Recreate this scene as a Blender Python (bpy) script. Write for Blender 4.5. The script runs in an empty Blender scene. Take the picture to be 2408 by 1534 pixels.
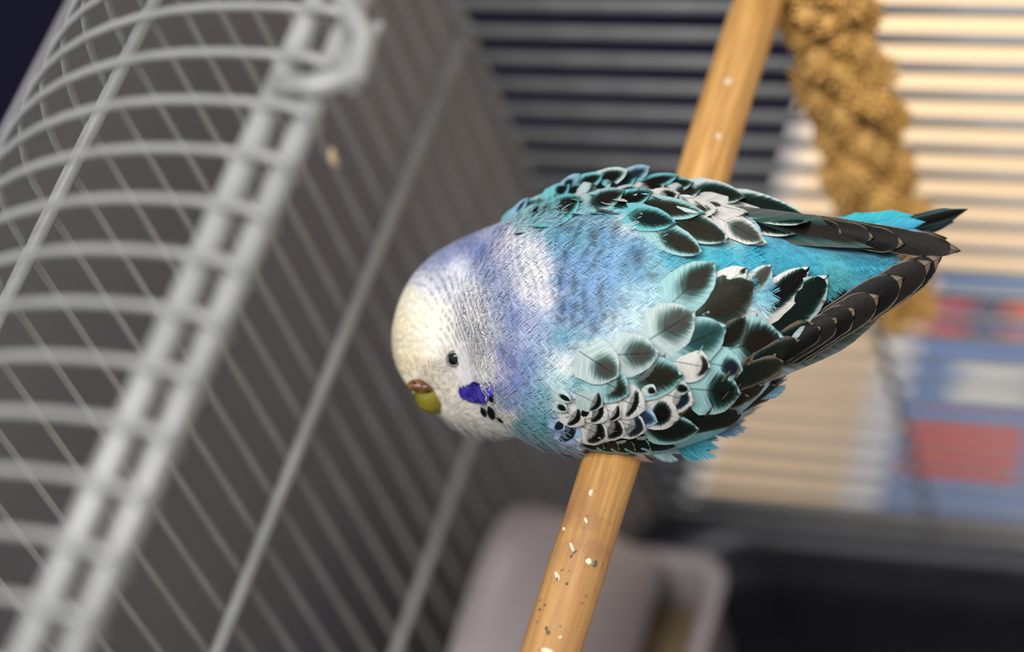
import bpy, bmesh, math, random
import numpy as np
from mathutils import Matrix, Vector
random.seed(7); rng = np.random.default_rng(7)
scene = bpy.context.scene
COL = scene.collection
R = math.radians

# ------------------------------------------------------------------ camera
# axes of the cage measured from the vanishing lines of the photograph (rows: world X, Y, Z in image right / down / depth)
FPX = 6124.0; CX, CY = 1204.0, 767.0
MW = np.array([[0.9178586, 0.06014209, -0.3923245],
               [0.28339055, -0.79136753, 0.54168923],
               [-0.27789455, -0.60837518, -0.7434072]])
OC = np.array([(1500-CX)/FPX, (760-CY)/FPX, 1.0])*0.65      # perch point under the bird = world origin
CAM = MW @ (-OC)
def ray(px, py):
    v = np.stack([(np.asarray(px, float)-CX)/FPX, (np.asarray(py, float)-CY)/FPX, np.ones_like(np.asarray(px, float))], -1)
    return v @ MW.T
def at(px, py, depth): return CAM + ray(px, py)*np.asarray(depth, float)[..., None]
def on(px, py, ax, val):
    r = ray(px, py); return CAM + r*((val-CAM[ax])/r[..., ax])[..., None]
def pix(P):
    c = np.asarray(P, float) @ MW + OC
    return CX+FPX*c[..., 0]/c[..., 2], CY+FPX*c[..., 1]/c[..., 2], c[..., 2]

cd = bpy.data.cameras.new('camera'); cam = bpy.data.objects.new('camera', cd); COL.objects.link(cam)
ex, ey, ez = MW[:, 0], -MW[:, 1], -MW[:, 2]                  # camera right, up, back in world
cam.matrix_world = Matrix(((ex[0], ey[0], ez[0], CAM[0]), (ex[1], ey[1], ez[1], CAM[1]), (ex[2], ey[2], ez[2], CAM[2]), (0, 0, 0, 1)))
cd.sensor_fit = 'HORIZONTAL'; cd.sensor_width = 36.0; cd.lens = FPX/2408*36.0
cd.clip_start = 0.01; cd.clip_end = 50
cd.dof.use_dof = True; cd.dof.focus_distance = 0.611
cd.dof.aperture_fstop = (cd.lens/1000)/0.0168
scene.camera = cam

# ------------------------------------------------------------------ light
wd = bpy.data.worlds.new('world'); scene.world = wd; wd.use_nodes = True
bg = wd.node_tree.nodes['Background']; bg.inputs[0].default_value = (0.95, 0.97, 1.0, 1); bg.inputs[1].default_value = 0.72
def area(name, loc, target, size, power, col):
    ld = bpy.data.lights.new(name, 'AREA'); ld.shape = 'RECTANGLE'; ld.size, ld.size_y = size
    ld.energy = power; ld.color = col
    lo = bpy.data.objects.new(name, ld); COL.objects.link(lo); lo.location = loc
    lo.rotation_euler = (Vector(target)-Vector(loc)).to_track_quat('-Z', 'Y').to_euler(); return lo
area('ceiling_strip_light_offscreen', (0.06, -0.50, 1.42), (0, 0, 0), (1.2, 0.45), 37, (1.0, 0.975, 0.94))
area('ceiling_lamp_offscreen', (0.25, 1.15, 1.45), (0, 0.3, -0.4), (0.8, 0.5), 14, (1.0, 0.93, 0.84))
scene.view_settings.view_transform = 'Standard'; scene.view_settings.look = 'None'
scene.view_settings.exposure = 0.08; scene.view_settings.gamma = 1.0; scene.view_settings.use_curve_mapping = False

# ------------------------------------------------------------------ helpers
def lin(c):
    return tuple(((v/255/12.92) if v/255 <= 0.04045 else ((v/255+0.055)/1.055)**2.4) for v in c)
class NT:
    def __init__(s, name):
        s.m = bpy.data.materials.new(name); s.m.use_nodes = True; s.t = s.m.node_tree; s.b = s.t.nodes['Principled BSDF']
    def n(s, typ, **kw):
        nd = s.t.nodes.new(typ)
        for k, v in kw.items():
            if k.startswith('i_'):
                key = k[2:]; key = int(key) if key.isdigit() else key.replace('_', ' ')
                nd.inputs[key].default_value = v
            else: setattr(nd, k, v)
        return nd
    def l(s, a, b): s.t.links.new(a, b)
    def math(s, op, a, b=None, c=None, clamp=False):
        nd = s.t.nodes.new('ShaderNodeMath'); nd.operation = op; nd.use_clamp = clamp
        for i, v in enumerate((a, b, c)):
            if v is None: continue
            if isinstance(v, (int, float)): nd.inputs[i].default_value = v
            else: s.l(v, nd.inputs[i])
        return nd.outputs[0]
    def mix(s, f, a, b, mode='MIX'):
        nd = s.t.nodes.new('ShaderNodeMix'); nd.data_type = 'RGBA'; nd.blend_type = mode
        for i, v in ((0, f), (6, a), (7, b)):
            if isinstance(v, (int, float)): nd.inputs[i].default_value = v
            elif isinstance(v, (tuple, list)): nd.inputs[i].default_value = (*v[:3], 1)
            else: s.l(v, nd.inputs[i])
        return nd.outputs[2]
    def step(s, x, lo, hi, a=0.0, b=1.0):
        nd = s.t.nodes.new('ShaderNodeMapRange'); nd.interpolation_type = 'SMOOTHSTEP'
        for i, v in enumerate((x, lo, hi, a, b)):
            if isinstance(v, (int, float)): nd.inputs[i].default_value = v
            else: s.l(v, nd.inputs[i])
        return nd.outputs[0]
    def bump(s, h, strength=0.3, dist=0.0005):
        nd = s.n('ShaderNodeBump'); nd.inputs['Strength'].default_value = strength; nd.inputs['Distance'].default_value = dist
        s.l(h, nd.inputs['Height']); s.l(nd.outputs[0], s.b.inputs['Normal'])
def noise_mat(name, c1, c2, scale=40, rough=0.5, bump=0.1, dist=0.0004, metallic=0.0, stretch=(1, 1, 1), spec=0.5):
    t = NT(name); tc = t.n('ShaderNodeTexCoord'); mp = t.n('ShaderNodeMapping'); mp.inputs['Scale'].default_value = stretch
    t.l(tc.outputs['Object'], mp.inputs[0])
    nz = t.n('ShaderNodeTexNoise', i_Scale=scale, i_Detail=5.0); t.l(mp.outputs[0], nz.inputs[0])
    t.l(t.mix(t.step(nz.outputs[0], 0.3, 0.7), lin(c1), lin(c2)), t.b.inputs['Base Color'])
    t.b.inputs['Roughness'].default_value = rough; t.b.inputs['Metallic'].default_value = metallic
    t.b.inputs['Specular IOR Level'].default_value = spec
    if bump: t.bump(nz.outputs[0], bump, dist)
    return t.m
def link(name, me, mat=None, parent=None, loc=None):
    o = bpy.data.objects.new(name, me); COL.objects.link(o)
    if mat and not me.materials: me.materials.append(mat)
    if loc is not None: o.location = loc
    if parent is not None:
        o.parent = parent; o.matrix_parent_inverse = Matrix.Translation(-WLOC[parent.name])
    return o
WLOC = {}
def empty(name, loc):
    o = bpy.data.objects.new(name, None); o.empty_display_size = 0.02; COL.objects.link(o); o.location = loc
    WLOC[o.name] = Vector(loc); return o
def own(o):                                   # a mesh part that will parent sub-parts; its mesh is in world coordinates
    WLOC[o.name] = Vector((0, 0, 0)) if o.parent is None else Vector((0, 0, 0)); return o
def tag(o, label, cat, group=None):
    o['label'] = label; o['category'] = cat
    if group: o['group'] = group
    return o
def struct(o): o['kind'] = 'structure'; return o
def mesh(name, v, f, smooth=True):
    me = bpy.data.meshes.new(name); me.from_pydata([tuple(map(float, p)) for p in v], [], f); me.update()
    if smooth: me.polygons.foreach_set('use_smooth', [True]*len(me.polygons))
    return me
def tube(name, pts, rad, n=8, cap=True):
    pts = np.array(pts, float); k = len(pts); rad = np.broadcast_to(np.asarray(rad, float), (k,))
    tan = np.gradient(pts, axis=0); tan /= np.linalg.norm(tan, axis=1)[:, None]
    up = np.array([0, 0, 1.0]) if abs(tan[0][2]) < 0.9 else np.array([1.0, 0, 0])
    v = []; a = np.linspace(0, 2*math.pi, n, endpoint=False)
    u = np.cross(tan[0], up); u /= np.linalg.norm(u)
    for i in range(k):
        u = u-tan[i]*(u@tan[i]); u /= np.linalg.norm(u); w = np.cross(tan[i], u)
        v.append(pts[i]+rad[i]*(np.cos(a)[:, None]*u+np.sin(a)[:, None]*w))
    v = np.concatenate(v); f = []
    for i in range(k-1):
        for j in range(n):
            f.append((i*n+j, i*n+(j+1) % n, (i+1)*n+(j+1) % n, (i+1)*n+j))
    if cap: f.append(tuple(range(n-1, -1, -1))); f.append(tuple(range((k-1)*n, k*n)))
    return mesh(name, v, f)
def bm_mesh(name, bm, smooth=False):
    bmesh.ops.recalc_face_normals(bm, faces=bm.faces)
    me = bpy.data.meshes.new(name); bm.to_mesh(me); bm.free()
    if smooth: me.polygons.foreach_set('use_smooth', [True]*len(me.polygons))
    return me
def box(name, lo, hi, bev=0.0, seg=2):
    bm = bmesh.new(); bmesh.ops.create_cube(bm, size=1.0)
    lo = Vector(lo); hi = Vector(hi)
    for v in bm.verts: v.co = Vector([(lo[i]+hi[i])/2+v.co[i]*(hi[i]-lo[i]) for i in range(3)])
    if bev: bmesh.ops.bevel(bm, geom=bm.edges[:], offset=bev, segments=seg, affect='EDGES', profile=0.5)
    return bm_mesh(name, bm)

# ------------------------------------------------------------------ the place around the cage
XL, YE, XR, YF = -0.116, 0.153, 0.172, -0.262       # cage: left wall, far end wall, right wall, near end wall
ZT = -0.45; ZRIM = -0.334; ZSP = 0.085              # table top, tray rim, where the roof springs
mat_wall = noise_mat('grey_painted_wall', (80, 79, 84), (86, 85, 90), 14, 0.75, 0.05, 0.001)
mat_floor = noise_mat('navy_carpet', (17, 16, 32), (24, 22, 44), 300, 0.95, 0.5, 0.002, spec=0.1)
mat_table = noise_mat('beige_laminate', (236, 202, 160), (240, 208, 168), 6, 0.45, 0.02)
mat_edge = noise_mat('white_edge_band', (232, 224, 222), (236, 229, 226), 30, 0.5, 0.02)
struct(link('floor', box('floor', (-2.5, -2.5, -1.22), (2.5, 3.0, -1.17)), mat_floor))
struct(link('wall_left', box('wall_left', (-0.1635, -1.6, -1.17), (-0.160, 0.219, 0.058)), mat_wall))
struct(link('wall_back', box('wall_back', (-2.5, 2.4, -1.17), (2.5, 2.5, 1.5)), mat_wall))
tb = empty('table', (0.55, 0.35, -1.17)); tag(tb, 'beige laminate table with white edge band under the cage', 'table')
link('table_top', box('table_top', (-0.151, -0.55, ZT-0.03), (1.2, 1.35, ZT)), mat_table, tb)
link('edge_band', box('edge_band', (-0.157, -0.55, ZT-0.03), (-0.1512, 1.35, ZT)), mat_edge, tb)
for lx in (-0.10, 1.12):
    for ly in (-0.48, 1.28):
        link('leg', box('leg', (lx-0.02, ly-0.02, -1.17), (lx+0.02, ly+0.02, ZT-0.03), 0.003), mat_edge, tb)

# ------------------------------------------------------------------ bird cage
mat_wire = noise_mat('grey_coated_wire', (108, 109, 109), (120, 121, 121), 60, 0.36, 0.06, 0.0003)
mat_tray = noise_mat('dark_navy_plastic', (24, 24, 32), (30, 30, 38), 90, 0.42, 0.08, 0.0003)
cage = empty('bird_cage', ((XL+XR)/2, (YE+YF)/2, ZT))
tag(cage, 'grey wire bird cage with domed open roof and dark base tray', 'bird cage')
WR = 0.00098
SP = 0.0128
ys = [-0.0514-SP*k for k in range(-15, 17)]
ax_, az_ = 0.081, 0.0675; xa = XL+ax_
XB = -0.0175
def roofz(x): return ZSP+az_*math.sqrt(max(0, 1-((x-xa)/ax_)**2)) if x < xa else ZSP+az_-0.0008*((x-xa)/0.02)
prof = [(XL, ZRIM), (XL, -0.15), (XL, 0.05), (XL, ZSP)]
for i in range(1, 15):
    t = math.pi/2*i/14; prof.append((xa-ax_*math.cos(t), ZSP+az_*math.sin(t)))
prof += [(-0.026, 0.1523), (XB, 0.1515)]
me = tube('side_wire', [(x, 0, z) for x, z in prof], WR, 8)
for y in ys: link('side_wire', me, mat_wire, cage, (0, y, 0))
me = tube('side_wire_right', [(XR, 0, ZRIM), (XR, 0, ZSP+0.03)], WR, 8)
for y in ys: link('side_wire', me, mat_wire, cage, (0, y, 0))
def crosswire(z, x, r=0.0017, dx=0.0): return tube('cross_wire', [(x+dx, YF, z), (x+dx, -0.05, z), (x+dx, YE, z)], r, 10)
for z in (0.0848, -0.056, -0.152, -0.262):                 # horizontal supports welded inside the left wall
    link('cross_wire', crosswire(z, XL, 0.0019, 0.0026), mat_wire, cage)
for z in (ZSP+0.03, -0.056, -0.152, -0.262):
    link('cross_wire', crosswire(z, XR, 0.0019, 0.0024), mat_wire, cage)
# end walls: horizontal bars
me = tube('end_bar', [(XL, 0, 0), (XR, 0, 0)], 0.00185, 8)
BSP = 0.01226; zb0 = on(np.array(1700.), np.array(84.), 1, YE)[2]
k0 = int(math.ceil((ZRIM+0.004-zb0)/BSP)); k1 = int((ZSP-zb0)/BSP)
for k in range(k0, k1+1):
    link('end_bar', me, mat_wire, cage, (0, YE, zb0+k*BSP))
    link('end_bar', me, mat_wire, cage, (0, YF, zb0+k*BSP))
for y in (YE, YF):
    for x in (XL, XR): link('corner_post', tube('corner_post', [(x, y, ZRIM-0.01), (x, y, 0), (x, y, ZSP+(0.03 if x > 0 else 0))], 0.0025, 10), mat_wire, cage)
    s = 0.0026 if y > 0 else -0.0026
    for x in (-0.0088, 0.085): link('end_support', tube('end_support', [(x, y+s, ZRIM-0.01), (x, y+s, 0), (x, y+s, 0.15 if x < 0 else ZSP+0.05)], 0.0017, 10), mat_wire, cage)
    pr = [(x, y, z) for x, z in prof[3:]]
    link('end_arch', tube('end_arch', pr+[(0.02, y, 0.1505), (0.11, y, 0.145), (0.15, y, 0.13), (XR, y, ZSP+0.03)], 0.0022, 10), mat_wire, cage)
# the ridge: double bar that closes the left half of the roof, with hinge loops
for x, z, r in ((-0.0200, 0.1512, 0.0030), (-0.0118, 0.1502, 0.0026)):
    link('ridge_bar', tube('ridge_bar', [(x, YF, z), (x, -0.05, z), (x, YE, z)], r, 12), mat_wire, cage)
a = np.linspace(0, 2*math.pi, 17)
loop = tube('hinge_loop', np.stack([-0.0157+0.0068*np.cos(a), 0.0016*np.sin(a*0.5), 0.1510+0.0040*np.sin(a)], -1), 0.0012, 6)
for y in ys: link('hinge_loop', loop, mat_wire, cage, (0, y-0.004, 0))
hook = [(-0.0195, -0.030, 0.1535), (-0.012, -0.038, 0.154), (-0.0045, -0.048, 0.153), (-0.0035, -0.057, 0.1525), (-0.010, -0.061, 0.1535), (-0.0195, -0.061, 0.1535)]
link('roof_latch', tube('roof_latch', hook, 0.0026, 10), mat_wire, cage)
link('latch_plate', box('latch_plate', (-0.013, -0.060, 0.1500), (-0.0035, -0.041, 0.1516), 0.0006), mat_wire, cage)
# base tray
def rrect(x0, y0, x1, y1, r, n=8):
    p = []
    for cx_, cy_, a0 in ((x1-r, y1-r, 0), (x0+r, y1-r, 90), (x0+r, y0+r, 180), (x1-r, y0+r, 270)):
        for i in range(n+1):
            t = R(a0+90*i/n); p.append((cx_+r*math.cos(t), cy_+r*math.sin(t)))
    return p
def loft(name, rings, close_first=False, close_last=False, smooth=True):
    n = len(rings[0]); v = [p for r_ in rings for p in r_]; f = []
    for i in range(len(rings)-1):
        for j in range(n): f.append((i*n+j, i*n+(j+1) % n, (i+1)*n+(j+1) % n, (i+1)*n+j))
    if close_first: f.append(tuple(range(n-1, -1, -1)))
    if close_last: f.append(tuple(range((len(rings)-1)*n, len(rings)*n)))
    return mesh(name, v, f, smooth)
def trayring(d, z, r=0.03): return [(x, y, z) for x, y in rrect(XL-d, YF-d, XR+d, YE+d, r)]
rings = [trayring(-0.004, ZT), trayring(0.0, ZT+0.004), trayring(0.004, ZRIM-0.03), trayring(0.019, ZRIM-0.028), trayring(0.020, ZRIM-0.016),
         trayring(0.009, ZRIM-0.012), trayring(0.007, ZRIM-0.006), trayring(-0.012, ZRIM-0.010), trayring(-0.014, ZRIM-0.03), trayring(-0.016, ZT+0.012, 0.025), trayring(-0.022, ZT+0.008, 0.02)]
link('base_tray', loft('base_tray', rings, True, True), mat_tray, cage)
bead = [trayring(0.006, ZRIM-0.008), trayring(0.004, ZRIM+0.001), trayring(-0.004, ZRIM+0.003), trayring(-0.011, ZRIM-0.001), trayring(-0.012, ZRIM-0.011)]
link('tray_lip', loft('tray_lip', bead), mat_tray, cage)

# ------------------------------------------------------------------ perch
def wood():
    t = NT('perch_wood'); tc = t.n('ShaderNodeTexCoord'); mp = t.n('ShaderNodeMapping'); mp.inputs['Scale'].default_value = (1, 0.05, 1)
    t.l(tc.outputs['Object'], mp.inputs[0])
    n1 = t.n('ShaderNodeTexNoise', i_Scale=650.0, i_Detail=4.0); t.l(mp.outputs[0], n1.inputs[0])
    n2 = t.n('ShaderNodeTexNoise', i_Scale=55.0, i_Detail=3.0); t.l(tc.outputs['Object'], n2.inputs[0])
    sx = t.n('ShaderNodeSeparateXYZ'); t.l(tc.outputs['Object'], sx.inputs[0])
    grime = t.step(sx.outputs[1], -0.03, -0.075)
    c = t.mix(t.step(n1.outputs[0], 0.35, 0.7), lin((160, 114, 58)), lin((190, 146, 82)))
    c = t.mix(t.math('MULTIPLY', t.step(n1.outputs[0], 0.62, 0.74), 0.55), c, lin((150, 100, 55)))
    c = t.mix(t.math('MULTIPLY', grime, 0.55), c, lin((128, 94, 60)))
    c = t.mix(t.math('MULTIPLY', t.math('MULTIPLY', grime, t.step(n2.outputs[0], 0.55, 0.72)), 0.7), c, lin((122, 84, 54)))
    n3 = t.n('ShaderNodeTexNoise', i_Scale=900.0, i_Detail=2.0); t.l(tc.outputs['Object'], n3.inputs[0])
    c = t.mix(t.math('MULTIPLY', t.step(n3.outputs[0], 0.68, 0.74), t.math('MULTIPLY', grime, 0.8)), c, lin((70, 52, 38)))
    t.l(c, t.b.inputs['Base Color']); t.b.inputs['Roughness'].default_value = 0.6
    t.bump(n1.outputs[0], 0.35, 0.0004); return t.m
PX = 0.0046; PR = 0.0068
perch = empty('perch', (PX, -0.05, 0)); tag(perch, 'round wooden dowel perch with dried droppings under the budgie', 'perch')
yy = np.linspace(YF-0.004, YE+0.004, 60)
pw = wood()
link('dowel', tube('dowel', [(PX+0.0002*math.sin(y*60), y, 0.0002*math.cos(y*83)) for y in yy], PR*(1+0.012*np.sin(yy*140)), 28), pw, perch)
mat_drop = noise_mat('dried_dropping', (176, 160, 132), (206, 194, 168), 800, 0.8, 0.4, 0.0003)
mat_dropd = noise_mat('dark_dropping', (58, 60, 48), (84, 84, 68), 800, 0.7, 0.4, 0.0003)
def blob(name, px, py, rx, ry, ang, mat, seed, h=0.0005):
    r = ray(np.array(float(px)), np.array(float(py)))      # meets the dowel
    A = r[0]**2+r[2]**2; ox, oz = CAM[0]-PX, CAM[2]; B = ox*r[0]+oz*r[2]; Cc = ox*ox+oz*oz-PR*PR
    P = CAM+r*((-B-math.sqrt(max(1e-12, B*B-A*Cc)))/A)
    nrm = np.array([P[0]-PX, 0, P[2]]); nrm /= np.linalg.norm(nrm); t1 = np.array([0, 1.0, 0]); t2 = np.cross(nrm, t1)
    g = np.random.default_rng(seed); v = []; n = 10; ca, sa = math.cos(ang), math.sin(ang)
    for k, (s, hh) in enumerate(((1.0, -0.0003), (0.8, 0.7*h), (0.4, h))):
        for j in range(n):
            aa = 2*math.pi*j/n; w = 1+0.3*g.standard_normal()*(k == 0)
            u_, v_ = rx*s*w*math.cos(aa), ry*s*w*math.sin(aa); u_, v_ = u_*ca-v_*sa, u_*sa+v_*ca
            q = P+t1*v_+t2*u_; d = np.array([q[0]-PX, 0, q[2]]); d /= np.linalg.norm(d)
            v.append(np.array([PX, q[1], 0])+d*(PR+hh))
    f = [(k*n+j, k*n+(j+1) % n, (k+1)*n+(j+1) % n, (k+1)*n+j) for k in range(2) for j in range(n)]+[tuple(range(2*n, 3*n))]
    link(name, mesh(name, v, f), mat, perch)
for i, (px, py, a_, b_, an, m) in enumerate(((1390, 1158, .0006, .0010, .3, 0), (1345, 1288, .0005, .0016, -.6, 0), (1310, 1355, .0006, .0018, -.7, 0), (1384, 1322, .0010, .0011, 0, 0), (1397, 1327, .0007, .0012, .2, 1),
        (1312, 1362, .0003, .0008, .2, 1), (1289, 1532, .0015, .0007, 0, 0), (1289, 1488, .0007, .0005, .4, 1), (1285, 1478, .0004, .0004, 0, 1), (1333, 1375, .0004, .0005, 0, 1), (1327, 1245, .0003, .0005, 0, 0), (1378, 1225, .0005, .0009, -.5, 0),
        (1713, 192, .0011, .0013, 0, 0), (1690, 320, .0008, .0009, .3, 0), (1344, 1310, .0003, .0006, .3, 1), (1352, 1300, .0003, .0009, .5, 1), (1270, 1435, .0003, .0003, 0, 1), (1283, 1425, .0003, .0003, 0, 1), (1318, 1500, .0004, .0004, 0, 0))):
    blob('dropping_speck', px, py, a_, b_, an, (mat_drop, mat_dropd)[m], i)

# ------------------------------------------------------------------ feeder cup hung low on the left wall
mat_cup = NT('cloudy_plastic'); mat_cup.b.inputs['Base Color'].default_value = (*lin((148, 138, 140)), 1)
mat_cup.b.inputs['Roughness'].default_value = 0.35; mat_cup.b.inputs['Transmission Weight'].default_value = 0.25
nz = mat_cup.n('ShaderNodeTexNoise', i_Scale=60.0); mat_cup.bump(nz.outputs[0], 0.1, 0.0005); mat_cup = mat_cup.m
mat_seed = noise_mat('seed_mix', (70, 58, 44), (120, 98, 66), 500, 0.8, 0.6, 0.001)
cup = empty('feeder_cup', (-0.085, 0.035, -0.315)); tag(cup, 'cloudy pale plastic hooded feeder cup hung low inside the cage', 'feeder cup')
def cupring(x0, x1, y0, y1, z, r=0.012): return [(x, y, z) for x, y in rrect(x0, y0, x1, y1, r, 6)]
cx0, cx1, cy0, cy1 = -0.1125, -0.057, -0.035, 0.082; zr = -0.252
link('cup_body', loft('cup_body', [cupring(cx0+.006, cx1-.008, cy0+.008, cy1-.008, -0.314), cupring(cx0+.002, cx1-.003, cy0+.003, cy1-.003, -0.308), cupring(cx0, cx1, cy0, cy1, zr),
     cupring(cx0-.001, cx1+.004, cy0-.004, cy1+.004, zr+.001), cupring(cx0-.001, cx1+.004, cy0-.004, cy1+.004, zr+.003), cupring(cx0+.002, cx1-.002, cy0+.002, cy1-.002, zr+.003),
     cupring(cx0+.003, cx1-.004, cy0+.004, cy1-.004, -0.306), cupring(cx0+.008, cx1-.01, cy0+.01, cy1-.01, -0.3105)], True, True), mat_cup, cup)
hv = []; nh = 14; nl = 12                                 # hood: a rounded scoop over the wall side
for sgn, th in ((1, 0), (-1, 0.0018)):
    for i in range(nl+1):
        s = -1+2*i/nl; yc_ = (cy0+cy1)/2+s*((cy1-cy0)/2-th); hgt = (0.066-th)*math.sqrt(max(0.0, 1-abs(s)**3.2))
        for j in range(nh+1):
            t = math.pi/2*j/nh
            hv.append((cx0+(0.036-th)*math.sin(t), yc_, zr+0.002+max(0.0, hgt)*math.cos(t)))
hf = []
for b0 in (0, (nl+1)*(nh+1)):
    for i in range(nl):
        for j in range(nh): p = b0+i*(nh+1)+j; hf.append((p, p+1, p+nh+2, p+nh+1))
link('cup_hood', mesh('cup_hood', hv, hf), mat_cup, cup)
bm = bmesh.new(); bmesh.ops.create_grid(bm, x_segments=16, y_segments=20, size=0.5)
for v in bm.verts: v.co = Vector((cx0+.004+(v.co.x+.5)*(cx1-cx0-.009), cy0+.006+(v.co.y+.5)*(cy1-cy0-.012), -0.272+0.002*random.random()))
o = link('seed_fill', bm_mesh('seed_fill', bm, True), mat_seed, cup); o['kind'] = 'stuff'

# ------------------------------------------------------------------ printed pack and sheet on the table behind the cage
ZP = ZT+0.03
def pm(name, c, rough=0.5): return noise_mat(name, tuple(max(0, v-4) for v in c), tuple(min(255, v+4) for v in c), 20, rough, 0.02)
pack = empty('printed_pack', (0.0, 0.27, ZT)); tag(pack, 'flat blue printed pack with red panel and white oval lying behind the cage', 'package')
PYF = float(on(np.array(2250.), np.array(642.), 2, ZP)[1])
link('carton', box('carton', (-0.061, 0.180, ZT+0.0004), (0.062, PYF, ZP), 0.002), pm('pack_blue', (92, 126, 184)), pack)
def patch(name, p0, p1, c, rnd=0.0, h=0.0004, ell=False):
    A = on(np.array(float(p0[0])), np.array(float(p0[1])), 2, ZP); B = on(np.array(float(p1[0])), np.array(float(p1[1])), 2, ZP)
    x0, x1 = sorted((A[0], B[0])); y0, y1 = sorted((A[1], B[1])); x0 = max(x0, -0.0600); x1 = min(x1, 0.061); y0 = max(y0, 0.181); y1 = min(y1, PYF-0.0005)
    rr = min(x1-x0, y1-y0)/2
    if ell: pts = [((x0+x1)/2+(x1-x0)/2*math.cos(t), (y0+y1)/2+(y1-y0)/2*math.sin(t)) for t in np.linspace(0, 2*math.pi, 32, endpoint=False)]
    else: pts = rrect(x0, y0, x1, y1, max(0.0005, rr*rnd), 6)
    link(name, loft(name, [[(x, y, ZP-0.0002) for x, y in pts], [(x, y, ZP+h) for x, y in pts]], False, True, False), pm(name+'_ink', c), pack)
patch('olive_band', (2140, 640), (2900, 695), (140, 136, 78))
patch('red_block', (2170, 702), (2285, 790), (182, 66, 74))
patch('navy_block', (2290, 702), (2352, 790), (76, 80, 112))
patch('orange_block', (2357, 702), (2475, 790), (200, 92, 66))
patch('grey_band', (2140, 795), (2900, 840), (96, 100, 112))
patch('white_oval', (2238, 855), (2440, 962), (226, 222, 214), ell=True)
patch('red_panel', (2150, 975), (2388, 1132), (206, 46, 40), 0.25)
patch('pale_band', (2120, 1165), (2900, 1225), (124, 152, 190))
sheet = box('paper_sheet', (-0.0865, 0.178, ZT+0.0002), (-0.0635, 0.330, ZT+0.0008))
tag(link('paper_sheet', sheet, pm('white_paper', (232, 226, 226))), 'narrow white paper strip between beige table and printed pack', 'paper')

# ------------------------------------------------------------------ seed husk stuck on the left wall
hp = on(np.array(768.), np.array(398.), 0, XL+0.001)
yw = min(ys, key=lambda y: abs(y-hp[1])); bm = bmesh.new(); bmesh.ops.create_uvsphere(bm, u_segments=12, v_segments=8, radius=1.0)
for v in bm.verts:
    z = v.co.z; w = math.sqrt(max(0, 1-abs(z)**1.6))
    v.co = Vector((XL+0.0014+0.0010*v.co.x+0.0006*z*z, yw+0.0016*v.co.y*w*1.1+0.0004*z, hp[2]+0.0036*z))
tag(link('seed_husk', bm_mesh('seed_husk', bm, True), noise_mat('husk', (188, 164, 130), (206, 184, 150), 900, 0.7, 0.2)), 'tiny beige seed husk stuck to a cage wire near the domed roof', 'seed husk')

# ------------------------------------------------------------------ millet spray
mm = NT('millet_seed'); tc = mm.n('ShaderNodeTexCoord'); nz = mm.n('ShaderNodeTexNoise', i_Scale=420.0, i_Detail=2.0); mm.l(tc.outputs['Object'], nz.inputs[0])
oi = mm.n('ShaderNodeObjectInfo')
c = mm.mix(mm.step(nz.outputs[0], 0.3, 0.7), lin((172, 124, 52)), lin((214, 170, 96)))
c = mm.mix(mm.math('MULTIPLY', oi.outputs['Random'], 0.35), c, lin((196, 160, 100)))
mm.l(c, mm.b.inputs['Base Color']); mm.b.inputs['Roughness'].default_value = 0.6; mm = mm.m
mat_stem = noise_mat('millet_stem', (150, 118, 62), (178, 142, 84), 200, 0.7, 0.2)
ym = 0.1255
tip = on(np.array(2121.), np.array(735.), 1, ym); xm = on(np.array(2035.), np.array(370.), 1, ym)[0]
ztip = tip[2]
millet = empty('millet_spray', (xm, ym, ztip)); tag(millet, 'golden millet spray hanging inside the barred end wall of the cage', 'millet spray')
link('stem', tube('stem', [(xm, ym, ztip+0.004), (xm+.0008, ym, 0.0), (xm-.001, ym+.002, 0.10), (xm, ym+.012, 0.136), (xm-.002, YE+0.001, 0.1505), (xm-.004, YE+0.006, 0.147)], [.0008, .0016, .0018, .0017, .0016, .0015], 8), mat_stem, millet)
ico = bmesh.new(); bmesh.ops.create_icosphere(ico, subdivisions=1, radius=1.0)
iv = np.array([v.co[:] for v in ico.verts]); jf = np.array([[v.index for v in f.verts] for f in ico.faces]); ico.free()
def cluster(name, seed):
    g = np.random.default_rng(seed); v = []; f = []; k = 0
    n = 46
    for i in range(n):
        zz = 1-2*(i+.5)/n; ph = i*2.39996; rr = math.sqrt(1-zz*zz)
        d = np.array([rr*math.cos(ph), rr*math.sin(ph), zz]); p = d*np.array([.0043, .0043, .0047])*(1+.1*g.standard_normal())
        s = .00085*(1+.12*g.standard_normal()); v.append(p+iv*s); f.append(jf+k); k += len(iv)
    v.append(iv*np.array([.0040, .0040, .0044])); f.append(jf+k)
    return mesh(name, np.concatenate(v), [tuple(map(int, t)) for t in np.concatenate(f)])
cms = [cluster('seed_cluster', 40+i) for i in range(4)]
z = ztip+0.003; row = 0
while z < 0.105:
    t = (z-ztip)/0.05; rad = 0.0042+0.0052*min(1.0, t)**0.7
    n = 5 if t > 0.25 else (4 if t > .12 else 3)
    for j in range(n):
        an = 2*math.pi*(j+0.5*(row % 2))/n+0.3*row+random.uniform(-.25, .25); rr = rad*random.uniform(.8, 1.12)
        o = link('seed_cluster', random.choice(cms), mm, millet, (xm+rr*math.cos(an), ym+rr*math.sin(an), z+random.uniform(-.0016, .0016)))
        o.rotation_euler = (random.uniform(0, 6), random.uniform(0, 6), random.uniform(0, 6)); sc = random.uniform(.85, 1.22); o.scale = (sc, sc, sc)
    z += 0.0060; row += 1

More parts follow.
